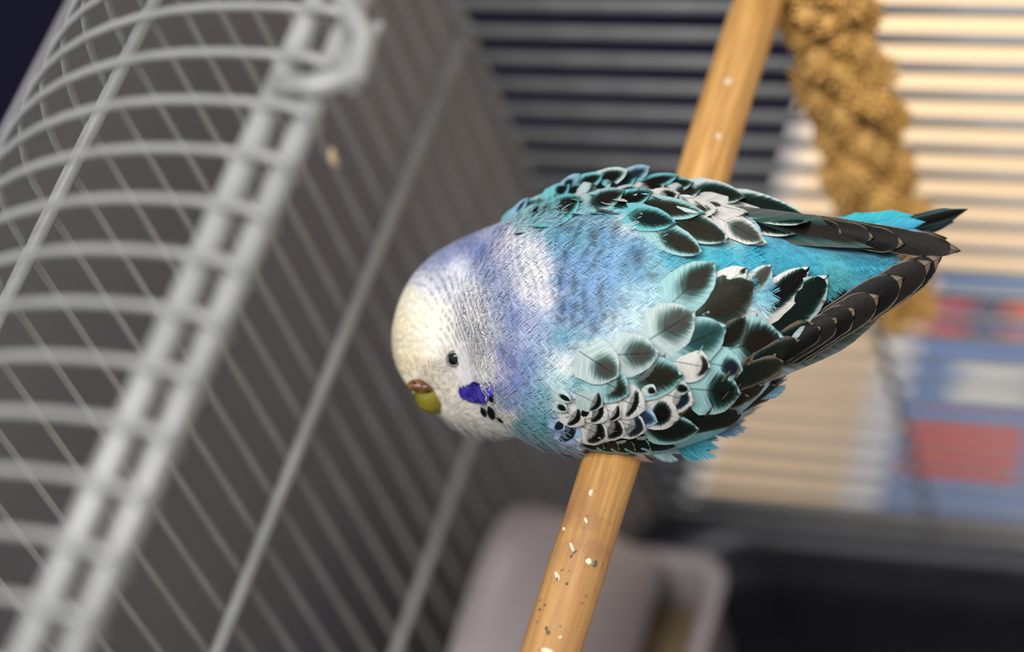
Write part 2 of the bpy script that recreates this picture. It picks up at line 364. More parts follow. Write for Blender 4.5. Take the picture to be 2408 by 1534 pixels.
# ================================================================== the budgerigar
def unit(v): v = np.asarray(v, float); return v/(np.linalg.norm(v, axis=-1, keepdims=True)+1e-12)
def frame3(x, y):
    x = unit(x); z = unit(np.cross(x, y)); return np.stack([x, np.cross(z, x), z])
def cammap(v): return MW @ np.asarray(v, float)
def A1(px, py, d): return at(np.array(float(px)), np.array(float(py)), d)
def ell(c, r, F=None):
    c = np.asarray(c, float); r = np.asarray(r, float); F = np.eye(3) if F is None else F
    def f(P):
        q = (P-c) @ F.T; k0 = np.linalg.norm(q/r, axis=-1); k1 = np.linalg.norm(q/(r*r), axis=-1)+1e-12
        return np.where(k0 < 1e-6, -r.min(), k0*(k0-1)/k1)
    return f
def cone(a, b, ra, rb):
    a = np.asarray(a, float); b = np.asarray(b, float); ab = b-a; l2 = ab @ ab
    def f(P):
        h = np.clip((P-a) @ ab/l2, 0, 1); return np.linalg.norm(P-a-h[..., None]*ab, axis=-1)-(ra+(rb-ra)*h)
    return f
def smin(a, b, k):
    h = np.clip(.5+.5*(b-a)/k, 0, 1); return b+(a-b)*h-k*h*(1-h)
BF = frame3((1, .10, .02), (0, 1, 0))
HC = A1(1118, 748, .652)
HF = frame3(cammap((-.72, .60, .30)), cammap((-.62, -.74, -.25)))      # beak-ward, crown-ward, side
PRIM = [(ell((.0065, -.0100, .0150), (.0385, .0345, .0300), BF), .001),
        (ell((-.014, -.0125, .0140), (.0300, .0255, .0250), BF), .016),
        (ell(HC, (.0214, .0186, .0205), HF), .010),
        (ell(A1(1053, 843, .645), (.0105, .0120, .0120), HF), .009),
        (ell(A1(1140, 895, .648), (.0115, .0115, .0120), HF), .009),
        (cone((.034, -.003, .0200), (.062, .006, .0180), .0155, .0045), .014)]
def solid(P):
    d = PRIM[0][0](P)
    for f, k in PRIM[1:]: d = smin(d, f(P), k)
    return d
def body_sdf(P):                                    # the belly closes over the perch
    g = PR+.0006-np.hypot(P[..., 0]-PX, P[..., 2])
    return -smin(-solid(P), -g, .003)
def grad(P, f=solid, e=2e-4):
    g = np.stack([f(P+np.eye(3)[i]*e)-f(P-np.eye(3)[i]*e) for i in range(3)], -1); return unit(g)
def cast(px, py, f=solid, t0=.5, t1=.78):
    px = np.asarray(px, float); py = np.asarray(py, float); r = ray(px, py); n = np.linalg.norm(r, axis=-1)
    t = np.full(px.shape, t0); best = np.full(px.shape, 9.); tb = t.copy()
    for _ in range(70):
        d = f(CAM+r*t[..., None]); m = d < best; best = np.where(m, d, best); tb = np.where(m, t, tb)
        t = np.minimum(t+np.maximum(np.abs(d), 2e-5)*np.sign(d)/n*.9, t1)
    return tb, best < 3e-4
def surface_nets(f, lo, hi, h):
    ax = [np.arange(lo[i], hi[i], h) for i in range(3)]; X = np.stack(np.meshgrid(*ax, indexing='ij'), -1)
    V = f(X); S = V < 0; n = np.array(V.shape)-1
    cs = sum(S[i:n[0]+i, j:n[1]+j, k:n[2]+k].astype(int) for i in (0, 1) for j in (0, 1) for k in (0, 1))
    act = (cs > 0) & (cs < 8); ids = -np.ones(act.shape, int); cell = np.argwhere(act); ids[act] = np.arange(len(cell))
    acc = np.zeros((len(cell), 3)); cnt = np.zeros(len(cell))
    cor = [(i, j, k) for i in (0, 1) for j in (0, 1) for k in (0, 1)]
    for a in cor:
        for d in range(3):
            if a[d]: continue
            b = list(a); b[d] = 1
            va = V[tuple((cell+a).T)]; vb = V[tuple((cell+b).T)]; m = (va < 0) != (vb < 0)
            t = np.where(m, va/(va-vb+1e-15), 0); p = np.array(a)+t[:, None]*(np.array(b)-np.array(a)); acc[m] += p[m]; cnt[m] += 1
    P = np.array(lo)+(cell+acc/cnt[:, None])*h; F = []
    for d in range(3):
        e1, e2 = [(1, 2), (2, 0), (0, 1)][d]; sl = [slice(1, None)]*3; sl[d] = slice(0, None)
        A = S[tuple(slice(0, n[i]) if i == d else slice(1, n[i]) for i in range(3))]; sh = [slice(1, n[i]) for i in range(3)]; sh[d] = slice(1, n[d]+1)
        B = S[tuple(sh)]
        for idx, fl in ((np.argwhere(A & ~B), 0), (np.argwhere(~A & B), 1)):
            if not len(idx): continue
            c = idx.copy()
            for i in range(3):
                if i != d: c[:, i] += 1
            def cid(o1, o2):
                q = c.copy(); q[:, e1] -= o1; q[:, e2] -= o2; return ids[tuple(q.T)]
            q = np.stack([cid(1, 1), cid(0, 1), cid(0, 0), cid(1, 0)], 1)
            F.append(q if fl == 0 else q[:, ::-1])
    return P, np.concatenate(F)

bird = empty('budgerigar', (PX, -0.010, PR))
tag(bird, 'blue and white budgerigar with black scalloped wings perched on the dowel', 'budgerigar')

# ---- plumage colour over the body: samples (photo pixel -> colour of the feathers there)
CS = [(930,760,236,226,196),(960,690,230,224,204),(950,850,234,222,190),(1000,880,222,212,192),(1040,800,228,222,210),(1010,740,232,225,204),(985,660,205,208,218),
      (1000,620,160,168,205),(1040,600,140,152,205),(1090,565,120,128,196),(1130,590,112,126,200),(1170,545,150,150,195),(1070,640,205,208,220),(1100,680,214,214,222),(1150,640,150,165,212),(1180,600,190,192,215),
      (1200,560,214,212,220),(1250,590,214,214,222),(1270,640,226,224,224),(1240,680,214,212,222),(1285,700,214,212,218),(1190,700,160,170,215),(1210,750,140,158,215),(1250,760,176,182,216),(1280,770,160,185,220),
      (1110,740,214,212,214),(1140,790,190,192,200),(1110,830,196,194,192),(1150,850,216,214,212),(1140,890,226,224,220),(1180,880,186,184,214),(1185,830,146,152,214),(1205,850,140,148,214),(1215,900,120,138,216),(1240,860,136,170,226),
      (1180,920,150,160,216),(1200,950,140,170,222),(1240,930,134,182,226),(1260,980,100,190,206),(1225,1000,78,176,190),(1280,1005,70,178,190),(1280,930,140,208,222),(1190,985,226,220,210),(1090,960,232,226,214),(1140,950,228,222,212),(1060,930,232,224,210),(1170,1000,214,214,210),
      (1310,560,104,178,214),(1330,600,112,160,214),(1320,660,128,160,222),(1330,720,120,150,218),(1320,790,130,190,222),(1360,560,106,172,204),(1370,620,128,168,228),(1380,680,124,158,222),(1390,740,134,164,214),(1370,800,150,190,214),
      (1420,560,112,160,206),(1440,610,134,176,230),(1440,660,140,176,232),(1430,710,150,180,222),(1490,590,112,164,212),(1500,640,118,172,214),(1480,690,180,200,214),(1450,760,214,216,220),(1500,740,216,224,226),(1540,690,190,216,220),(1550,640,150,200,208),(1420,830,190,206,214),
      (1330,860,214,220,220),(1310,890,196,222,226),(1360,900,150,212,220),(1400,930,176,210,214),(1340,960,196,208,214),(1320,1010,160,190,226),(1380,990,214,212,212),(1450,980,204,216,216),(1500,900,188,214,216),(1560,870,190,214,214),(1600,960,204,208,204),(1480,1060,176,190,190),
      (1580,610,90,180,204),(1640,590,64,182,200),(1700,600,58,176,200),(1780,600,54,168,196),(1850,620,58,162,192),(1900,640,56,158,186),(1960,650,72,158,168),(2030,610,58,162,192),(1650,640,60,176,196),(1720,640,52,168,202),
      (1210,510,150,206,214),(1250,500,120,196,206),(1300,480,140,208,214),(1360,470,134,206,216),(1430,460,150,210,214),(1500,470,150,206,214),(1400,510,146,196,220),(1480,520,196,210,220),(1560,500,190,214,214),(1650,480,196,212,208),(1700,540,206,208,204),
      (1640,1060,64,172,192),(1700,1040,72,178,196),(1600,1050,120,180,190),(1740,980,120,160,190),(1750,800,190,206,204),(1650,880,196,212,212)]
CSA = np.array(CS, float)
mk = (CSA[:, 0] > 1290) & (CSA[:, 0] < 1560) & (CSA[:, 1] > 530) & (CSA[:, 1] < 800); CSA[mk, 2:] = CSA[mk, 2:]*.62+.38*np.array([136, 192, 214])
vi = (CSA[:, 0] < 1300) & (CSA[:, 4]-CSA[:, 2] > 40); CSA[vi, 2:] = CSA[vi, 2:]*.75+.25*np.array([176, 196, 216])
CSL = np.array([lin(c) for c in CSA[:, 2:]])
CSL *= (1-.36*np.clip((CSA[:, 4]-CSA[:, 2]-10)/60, 0, 1))[:, None]      # blue pigment is a darker colour than the white feathers
def plum(px, py):
    out = np.zeros((len(px), 3))
    for i in range(0, len(px), 20000):
        d2 = (px[i:i+20000, None]-CSA[None, :, 0])**2+(py[i:i+20000, None]-CSA[None, :, 1])**2
        w = 1/(d2+120)**1.6; out[i:i+20000] = (w @ CSL)/w.sum(1, keepdims=True)
    return out
BK = A1(1000, 905, .645)                              # base of the beak
def gauss(px, py, cx, cy, sx, sy): return np.exp(-((px-cx)/sx)**2-((py-cy)/sy)**2)
def barring(px, py, P):                               # dark cross-bars of the head and neck feathers
    rho = np.linalg.norm(P-BK, axis=-1)
    ang = np.arctan2(py-860, px-1068)
    ph = rho/.00165+.20*np.sin(ang*5)+.25*np.sin(px*.021+py*.033)
    b = np.clip((np.sin(ph*2*math.pi)-.25)*1.6, 0, 1)
    k = .85*gauss(px, py, 1085, 770, 75, 60)+.55*gauss(px, py, 1060, 690, 70, 40)+.45*gauss(px, py, 1150, 840, 50, 60)+.40*gauss(px, py, 1150, 690, 60, 60)+.45*gauss(px, py, 1260, 640, 60, 80)+.35*gauss(px, py, 1000, 640, 60, 40)+.35*gauss(px, py, 1150, 580, 80, 40)
    return b*np.clip(k, 0, .9)
DABS_ = [(1318,655,14,26),(1322,712,14,26),(1376,716,13,30),(1415,705,11,24),(1398,770,16,20),(1328,602,11,18),(1391,556,14,22),(1330,536,22,16),(1445,540,16,18),(1500,600,22,26),(1530,650,18,14),(1345,745,12,20),(1212,850,13,32),(1440,745,10,16),(1350,660,8,20),(1300,690,8,18),(1535,628,20,8)]
DABS = [(1318,655,8,30),(1322,722,8,32),(1374,716,9,36),(1414,705,7,30),(1396,772,12,16),(1329,600,8,22),(1391,556,10,22),(1336,536,20,12),(1448,536,12,20),(1500,604,16,26),(1530,650,18,8),(1346,748,7,24),(1442,748,7,20),(1350,664,6,26),(1300,690,6,22)]
def dabs(px, py):
    k = np.zeros_like(px)
    for x, y, sx, sy in DABS: k = np.maximum(k, gauss(px, py, x, y, sx, sy))
    return np.clip(k*.62, 0, .6)
def rows(px, py, P):                                  # wavy rows of dark-centred feathers across the mantle
    rho = np.linalg.norm(P-HC, axis=-1); an = np.arctan2(py-780, px-1120); q = rho/.0036+.35*np.sin(an*9)+.2*np.sin(an*23+1)
    row = np.floor(q); b = np.clip((np.sin(q*2*math.pi)-.35)*1.7, 0, 1)
    seg = np.clip(.5+1.4*np.sin(an*31+row*2.3)+.7*np.sin(an*53+row*5.1), 0, 1)
    m = np.clip((px-1285)/25, 0, 1)*np.clip((1500-px)/60, 0, 1)*np.clip((py-505)/25, 0, 1)*np.clip((800-py)/40, 0, 1)
    return b*seg*m*.55
def full_colour(P, streak=1.0):
    px, py, _ = pix(P); c = plum(px, py); dark = np.array(lin((48, 50, 60)))
    b = (np.maximum(np.maximum(barring(px, py, P), dabs(px, py)), rows(px, py, P))*streak)[:, None]
    return c*(1-b)+dark*b

def vcol_mat(name, rough=0.75, sheen=0.15, trans=0.0):
    t = NT(name); a = t.n('ShaderNodeVertexColor'); a.layer_name = 'Col'; t.l(a.outputs[0], t.b.inputs['Base Color'])
    t.b.inputs['Roughness'].default_value = rough; t.b.inputs['Sheen Weight'].default_value = sheen; t.b.inputs['Specular IOR Level'].default_value = 0.25
    return t.m
def set_col(me, c):
    at_ = me.color_attributes.new('Col', 'FLOAT_COLOR', 'POINT'); at_.data.foreach_set('color', np.concatenate([c, np.ones((len(c), 1))], 1).astype(np.float32).ravel())
def np_mesh(name, V, F, nper):
    me = bpy.data.meshes.new(name); me.vertices.add(len(V)); me.vertices.foreach_set('co', np.asarray(V, np.float32).ravel())
    me.loops.add(F.size); me.loops.foreach_set('vertex_index', F.astype(np.int32).ravel())
    me.polygons.add(len(F)); me.polygons.foreach_set('loop_start', np.arange(0, F.size, nper, dtype=np.int32))
    me.update(calc_edges=True); me.validate(); me.polygons.foreach_set('use_smooth', [True]*len(me.polygons)); return me
mat_plum = vcol_mat('plumage'); mat_down = vcol_mat('down')
BV, BFc = surface_nets(body_sdf, (-.075, -.056, -.026), (.092, .036, .056), .0012)
BN = grad(BV, body_sdf)
for _ in range(2): BV = BV-BN*body_sdf(BV)[:, None]*.8
me = np_mesh('body', BV, BFc, 4); set_col(me, full_colour(BV))
body_o = own(link('body', me, mat_down, bird))

# ---- small body feathers: every feather is a fan of barbs
def flow(P, N):
    away = unit(P-BK); back = np.array([1.0, .08, -.05])
    w = np.clip((P[:, 0]+.036)/.024, 0, 1)[:, None]; w = w*w*(3-2*w)
    t = unit(away*(1-w)+back*w); return unit(t-N*(t*N).sum(1, keepdims=True))
def fans(P, T, N, L, W, rise, nb, seg, wb, seed, splay=.55):
    g = np.random.default_rng(seed); n = len(P); S = np.cross(N, T); T = unit(T+S*g.normal(0, .06, (n, 1)))
    S = np.cross(N, T)
    k = np.arange(nb*2); side = np.where(k % 2 == 0, 1., -1.); s0 = .12+.86*((k//2)+.5)/nb
    s0 = np.clip(s0[None, :]+g.normal(0, .03, (n, 2*nb)), .05, .99)
    prof = np.sin(np.pi*np.clip(.15+.80*s0, 0, 1))**.6
    bl_t = .30*L[:, None]*(1-.55*s0)+.10*L[:, None]; bl_s = splay*W[:, None]*prof*side[None, :]*g.uniform(.85, 1.12, (n, 2*nb))
    st = np.linspace(0, 1, seg+1)
    along = (L[:, None]*s0*.78)[..., None]+bl_t[..., None]*st
    acr = bl_s[..., None]*(st**.85)
    v = along/L[:, None, None]
    lift = rise[:, None, None]*(v**1.5)-(.18*W)[:, None, None]*(acr/W[:, None, None])**2*2.0+g.uniform(0, .00012, (n, 2*nb))[..., None]
    C = P[:, None, None, :]+T[:, None, None, :]*along[..., None]+S[:, None, None, :]*acr[..., None]+N[:, None, None, :]*lift[..., None]
    dirv = unit(C[:, :, -1]-C[:, :, 0]); off = unit(np.cross(dirv, N[:, None, :]))
    wd_ = wb*np.array([1.0]*(seg)+[.15])
    A_ = C+off[:, :, None, :]*wd_[None, None, :, None]*.5; B_ = C-off[:, :, None, :]*wd_[None, None, :, None]*.5
    V = np.stack([A_, B_], 3).reshape(n*2*nb, (seg+1)*2, 3); m = V.shape[0]
    q = np.array([[2*i, 2*i+1, 2*i+3, 2*i+2] for i in range(seg)]); F = (np.arange(m)[:, None, None]*(seg+1)*2+q[None]).reshape(-1, 4)
    return V.reshape(-1, 3), F, np.repeat(np.repeat(np.arange(n), 2*nb), (seg+1)*2)
bpx, bpy_, _ = pix(BV); facing = (BN*unit(CAM-BV)).sum(1)
def inwing(px, py):                                    # under the big wing feathers
    near = (py > 640+.0*px) & (px > 1560) & (py > 640-(px-1560)*.02)
    return near
head = (np.linalg.norm(BV-HC, axis=1) < .0262) & (BV[:, 0] < -.014)
clear = np.hypot(BV[:, 0]-PX, BV[:, 2]) > PR+.003
eye_c = A1(1068, 843, float(cast([1068.], [843.])[0][0]))
clear &= np.linalg.norm(BV-eye_c, axis=1) > .0027
beakz = np.linalg.norm(BV-A1(1000, 915, .642), axis=1) < .0052
clear &= ~beakz
rump = (bpx > 1570) & (facing > 0) & (bpy_ > 545) & (bpy_ < 632+.10*np.clip(bpx-1800, 0, 400))
def build_fans(name, sel, keep, L, W, rise, nb, seg, wb, seed, jit=.04, rep=1, sink=.0003, gain=1.0):
    g = np.random.default_rng(seed); kp = np.where(facing > -.15, keep, keep*.25)
    idx = np.where(sel & clear & (g.random(len(BV)) < kp))[0]; idx = np.concatenate([idx]+[idx[facing[idx] > -.15]]*(rep-1))
    P = BV[idx]; N = BN[idx]; P = P+g.normal(0, .0004, P.shape); P = P-N*solid(P)[:, None]; n = len(P)
    sc = g.uniform(.85, 1.2, n); V, F, fi = fans(P-N*sink, flow(P, N), N, L*sc, W*sc, rise*g.uniform(.6, 1.4, n), nb, seg, wb, seed+1)
    nn = len(V)//((seg+1)*2); per = (seg+1)*2
    c = full_colour(V, np.clip(1+.35*g.normal(0, 1, nn), .15, 1.25).repeat(per))*(1+jit*g.normal(0, 1, (n, 1))[fi])
    c = gain*c*(1+.14*g.normal(0, 1, (nn, 1)).repeat(per, 0))
    me = np_mesh(name, V, F, 4); set_col(me, np.clip(c, .003, .88)); o = link(name, me, mat_plum, bird); o['kind'] = 'stuff'; print(name, n, len(F)*2); return o
tail_zone = (BV[:, 0] > .062)
wingzone = (facing > -.2) & (((bpx > 1490) & (bpy_ > 720)) | ((bpx > 1390) & (bpy_ > 860)) | ((bpx > 1310) & (bpy_ > 925)) | ((bpx > 1480) & (bpy_ < 560)) | ((bpx > 1190) & (bpy_ < 503)))
build_fans('head_feathers', head, 1.0, .0030, .0022, .0003, 12, 3, .00010, 11, rep=2)
build_fans('back_feathers', ~head & ~rump & ~tail_zone & ~wingzone, .60, .0080, .0048, .0009, 22, 5, .00012, 13)
build_fans('rump_feathers', rump & ~head, .6, .0066, .0040, .0003, 16, 3, .00014, 15)
build_fans('flank_feathers', ~head & ~rump & ~tail_zone & wingzone, .30, .0060, .0042, .0000, 14, 3, .00016, 17, sink=.0006)

# ---- vaned feathers of wings and tail
def vane_mat(name, gloss=0.45):
    t = NT(name); uv = t.n('ShaderNodeUVMap'); sx = t.n('ShaderNodeSeparateXYZ'); t.l(uv.outputs[0], sx.inputs[0])
    U = t.math('MULTIPLY', t.math('SUBTRACT', sx.outputs[0], .5), 2.0); V = sx.outputs[1]; AU = t.math('ABSOLUTE', U)
    def prop(n):
        a = t.n('ShaderNodeAttribute'); a.attribute_type = 'OBJECT'; a.attribute_name = n; return a
    shp = prop('blob'); sp = t.n('ShaderNodeSeparateXYZ'); t.l(shp.outputs['Vector'], sp.inputs[0]); vc, rv, ru = sp.outputs
    ext = prop('edge'); se = t.n('ShaderNodeSeparateXYZ'); t.l(ext.outputs['Vector'], se.inputs[0]); soft, cres, rach = se.outputs
    pale = prop('pale').outputs['Color']; oi = t.n('ShaderNodeObjectInfo'); dark = oi.outputs['Color']
    barb = t.math('ADD', V, t.math('MULTIPLY', AU, -.22))                    # barbs run outward and tip-ward
    cb = t.n('ShaderNodeCombineXYZ'); t.l(t.math('MULTIPLY', barb, 60.0), cb.inputs[0]); t.l(t.math('MULTIPLY', AU, 1.2), cb.inputs[1]); t.l(t.math('MULTIPLY', oi.outputs['Random'], 50.0), cb.inputs[2])
    nz = t.n('ShaderNodeTexNoise', i_Scale=1.0, i_Detail=2.0); t.l(cb.outputs[0], nz.inputs[0])
    wob = t.math('MULTIPLY', t.math('SUBTRACT', nz.outputs[0], .5), .5)
    du = t.math('DIVIDE', U, ru); dv = t.math('DIVIDE', t.math('SUBTRACT', V, vc), rv)
    r = t.math('SQRT', t.math('ADD', t.math('MULTIPLY', du, du), t.math('MULTIPLY', dv, dv))); d2, e2 = t.math('MULTIPLY', du, du), t.math('MULTIPLY', dv, dv); r6 = t.math('POWER', t.math('ADD', t.math('POWER', d2, 3.0), t.math('POWER', e2, 3.0)), 1/6)
    hard = t.step(soft, .06, .04); r = t.math('ADD', t.math('MULTIPLY', r, t.math('SUBTRACT', 1.0, hard)), t.math('MULTIPLY', r6, hard)); r = t.math('ADD', r, t.math('MULTIPLY', wob, t.math('MULTIPLY', soft, 5.0, clamp=True)))
    lo = t.math('SUBTRACT', 1.0, soft); hi = t.math('ADD', 1.0, soft)
    m = t.step(r, lo, hi, 1.0, 0.0)
    dv2 = t.math('DIVIDE', t.math('SUBTRACT', V, t.math('SUBTRACT', vc, t.math('MULTIPLY', rv, 1.1))), rv)
    r2 = t.math('ADD', t.math('SQRT', t.math('ADD', t.math('MULTIPLY', du, du), t.math('MULTIPLY', dv2, dv2))), wob)
    m = t.math('MULTIPLY', m, t.math('SUBTRACT', 1.0, t.math('MULTIPLY', cres, t.step(r2, .75, 1.1, 1.0, 0.0))))
    ring = t.math('MULTIPLY', t.step(r, t.math('SUBTRACT', lo, .25), 1.0), m)    # teal-green pigment where the dark thins out
    dk = t.mix(t.math('MULTIPLY', ring, t.math('MULTIPLY', soft, 2.2, clamp=True)), dark, lin((46, 92, 86)))
    c = t.mix(m, pale, dk)
    st = t.step(nz.outputs[0], .35, .65, .84, 1.10); vs = t.n('ShaderNodeVectorMath'); vs.operation = 'SCALE'; t.l(c, vs.inputs[0]); t.l(st, vs.inputs['Scale'])
    c = t.mix(t.math('MULTIPLY', t.math('MULTIPLY', t.step(AU, .02, .05, 1.0, 0.0), rach), t.step(V, .97, .80)), vs.outputs[0], lin((20, 17, 15)))
    t.l(c, t.b.inputs['Base Color']); t.b.inputs['Roughness'].default_value = gloss; t.b.inputs['Specular IOR Level'].default_value = .06; t.b.inputs['Sheen Weight'].default_value = 0
    t.bump(nz.outputs[0], .35, .00015); return t.m
mat_vane = vane_mat('feather_vane')
NS, NW = 15, 9
vs_ = 1-(1-np.linspace(0, 1, NS))**1.7; us_ = np.linspace(-1, 1, NW)
vface = [(i*NW+j, i*NW+j+1, (i+1)*NW+j+1, (i+1)*NW+j) for i in range(NS-1) for j in range(NW-1)]
vuv = np.array([[(us_[k % NW]+1)/2, vs_[k//NW]] for q in vface for k in q], np.float32)
def vane(name, b, t, w, parent, depth=None, lift=(.0001, .0029), bend=0.0, shape='round', cup=.0006, ragged=.02, seed=0, f=None):
    b = np.array(b, float); t = np.array(t, float); d = t-b; Lp = np.hypot(*d); nrm = np.array([-d[1], d[0]])/Lp
    g = np.random.default_rng(seed)
    if shape == 'round': pf = np.minimum(1, (vs_/.42+.03))**.8*np.sqrt(np.clip(1-np.clip((vs_-.45)/.55, 0, 1)**2.4, 0, 1))
    elif shape == 'long': pf = np.minimum(1, (vs_/.25+.25))**.7*np.sqrt(np.clip(1-np.clip((vs_-.80)/.20, 0, 1)**2.4, 0, 1))
    else: pf = np.minimum(1, (vs_/.3+.1))**.7*np.clip(1-np.clip((vs_-.35)/.65, 0, 1)**1.8, 0, 1)
    pf = np.maximum(pf, .02)
    s = np.repeat(vs_, NW).reshape(NS, NW); u = np.tile(us_, NS).reshape(NS, NW)
    rag = 1+ragged*g.standard_normal((NS, NW))*(np.abs(u) > .9)
    off = (u*pf[:, None]*w/2*rag)+bend*Lp*np.sin(np.pi*s)
    px = b[0]+d[0]*s*(1-.06*u*u*(s > .3))+nrm[0]*off; py = b[1]+d[1]*s*(1-.06*u*u*(s > .3))+nrm[1]*off
    if depth is None:
        dep, ok = cast(px, py, f or solid); wt = np.where(ok, 1.0, .06).ravel()
        Xm = np.stack([np.ones_like(s), s, s*s, u, u*u*.5], -1).reshape(-1, 5); reg = np.diag([0, 1e-4, 2e-2, 1e-4, 2e-2])*len(wt)
        co = np.linalg.solve(Xm.T @ (Xm*wt[:, None])+reg, Xm.T @ (wt*dep.ravel())); fit = (Xm @ co).reshape(s.shape)
        dd = np.minimum(np.where(ok, dep, 9.0), fit) if ok.mean() > .98 else fit
    else: dd = depth[0]+(depth[1]-depth[0])*s
    dd = dd-(lift[0]+(lift[1]-lift[0])*s**.8)+cup*u*u*pf[:, None]
    P = at(px, py, dd).reshape(-1, 3)
    me = mesh(name, P, vface); ul = me.uv_layers.new(name='UVMap'); ul.data.foreach_set('uv', vuv.ravel())
    return link(name, me, mat_vane, parent)
def dress(o, dark, pale, blob=(.55, .45, .85), soft=.2, cres=0.0, rach=.6):
    o.color = (*lin(dark), 1); o['pale'] = lin(pale); o['blob'] = tuple(map(float, blob)); o['edge'] = (float(soft), float(cres), float(rach)); return o
K = dict(blk=(10, 9, 8), brn=(22, 18, 15), olv=(28, 27, 20), gry=(54, 53, 50), grn=(10, 20, 18), tea=(26, 50, 50), blu=(30, 44, 64), nvy=(20, 24, 34))
PL = dict(w=(184, 182, 178), t=(132, 170, 171), a=(96, 162, 170), tan=(98, 86, 74), pb=(148, 166, 200), g=(152, 166, 164), wt=(162, 178, 177), tq=(84, 178, 200))
PL = {k: tuple(int(c*.94) for c in v) for k, v in PL.items()}
wn = own(vane('wing', (1500, 900), (2120, 680), 205, bird, shape='round', lift=(-.0010, .0006), seed=1)); dress(wn, K['brn'], (110, 118, 116), (.75, .42, .9), .3, rach=0); wn['label'] = 'left wing with large black scalloped feathers'
wf = own(vane('wing', (1400, 490), (2200, 572), 78, bird, shape='round', lift=(-.0010, .0010), seed=2)); dress(wf, K['brn'], (70, 74, 72), (.78, .42, .9), .3, rach=0); wf['label'] = 'right wing folded along the blue rump'
nseed = [100]
GROW = [1.0]
def F(par, b, t, w, dk='blk', pl='t', blob=(.58, .36, .8), soft=.22, cres=0., rach=.6, nm='wing_feather', **kw):
    nseed[0] += 1; b = np.array(b, float); t = np.array(t, float); b = b-(t-b)*.30*(GROW[0]-1)/.28; w = w*GROW[0]
    if GROW[0] > 1: blob = (.30+(blob[0])*.77-.04, blob[1]*.92, blob[2]*1.08)
    return dress(vane(nm, b, t, w, par, seed=nseed[0], **kw), K.get(dk, dk), PL.get(pl, pl), blob, soft, cres, rach)
full = (.52, .52, .92)
# flight feathers, near wing: longest first, each shorter one lies over it
prim = [((1840, 838), (2218, 601), 84), ((1838, 840), (2196, 612), 84), ((1832, 846), (2128, 650), 86), ((1826, 850), (2070, 694), 78), ((1818, 852), (2013, 726), 72), ((1810, 852), (1971, 748), 64), ((1804, 848), (1932, 768), 56)]
for i, (b, t, w) in enumerate(prim):
    ll = math.hypot(t[0]-b[0], t[1]-b[1])/440; d0 = .6105-.00040*i; F(wn, b, t, w, ('blk', 'brn')[i % 2], 'tan', (.40, .605, .955), .02, rach=.9, depth=(d0, d0-.0065*ll), shape='long', lift=(0, 0), cup=.0010, nm='flight_feather')
for b, t, w, dk in (((1600, 968), (1765, 932), 40, 'blk'), ((1602, 984), (1800, 905), 44, 'grn'), ((1585, 1005), (1745, 975), 50, 'grn'), ((1730, 930), (1862, 852), 44, 'blk'), ((1728, 900), (1868, 838), 52, 'grn'), ((1790, 838), (1945, 705), 62, 'grn'), ((1660, 985), (1830, 905), 46, 'brn'), ((1700, 945), (1850, 872), 40, 'brn')):
    F(wn, b, t, w, dk, 'tan', (.45, .57, .93), .05, shape='long', lift=(.0004, .0014), nm='flight_feather')
for b, t, w in (((1735, 890), (1884, 800), 62), ((1765, 866), (1918, 760), 62), ((1700, 905), (1845, 850), 56)):
    F(wn, b, t, w, 'grn', 'tan', (.45, .57, .90), .08, shape='long', lift=(.0010, .0042), nm='flight_feather')
# flight feathers, far wing
for i, (t, w) in enumerate((((2262, 591), 60), ((2131, 576), 60), ((2058, 560), 52), ((1982, 549), 48), ((1936, 541), 44), ((1912, 540), 42))):
    F(wf, (1835, 520), t, w, ('brn', 'blk')[i % 2], 'tan', (.40, .605, .955), .02, rach=.7, depth=(.6190-.0003*i, .6190-.0003*i-.0170*(t[0]-1835)/422), shape='long', lift=(0, 0), cup=.0012, nm='flight_feather')
GROW[0] = 1.28
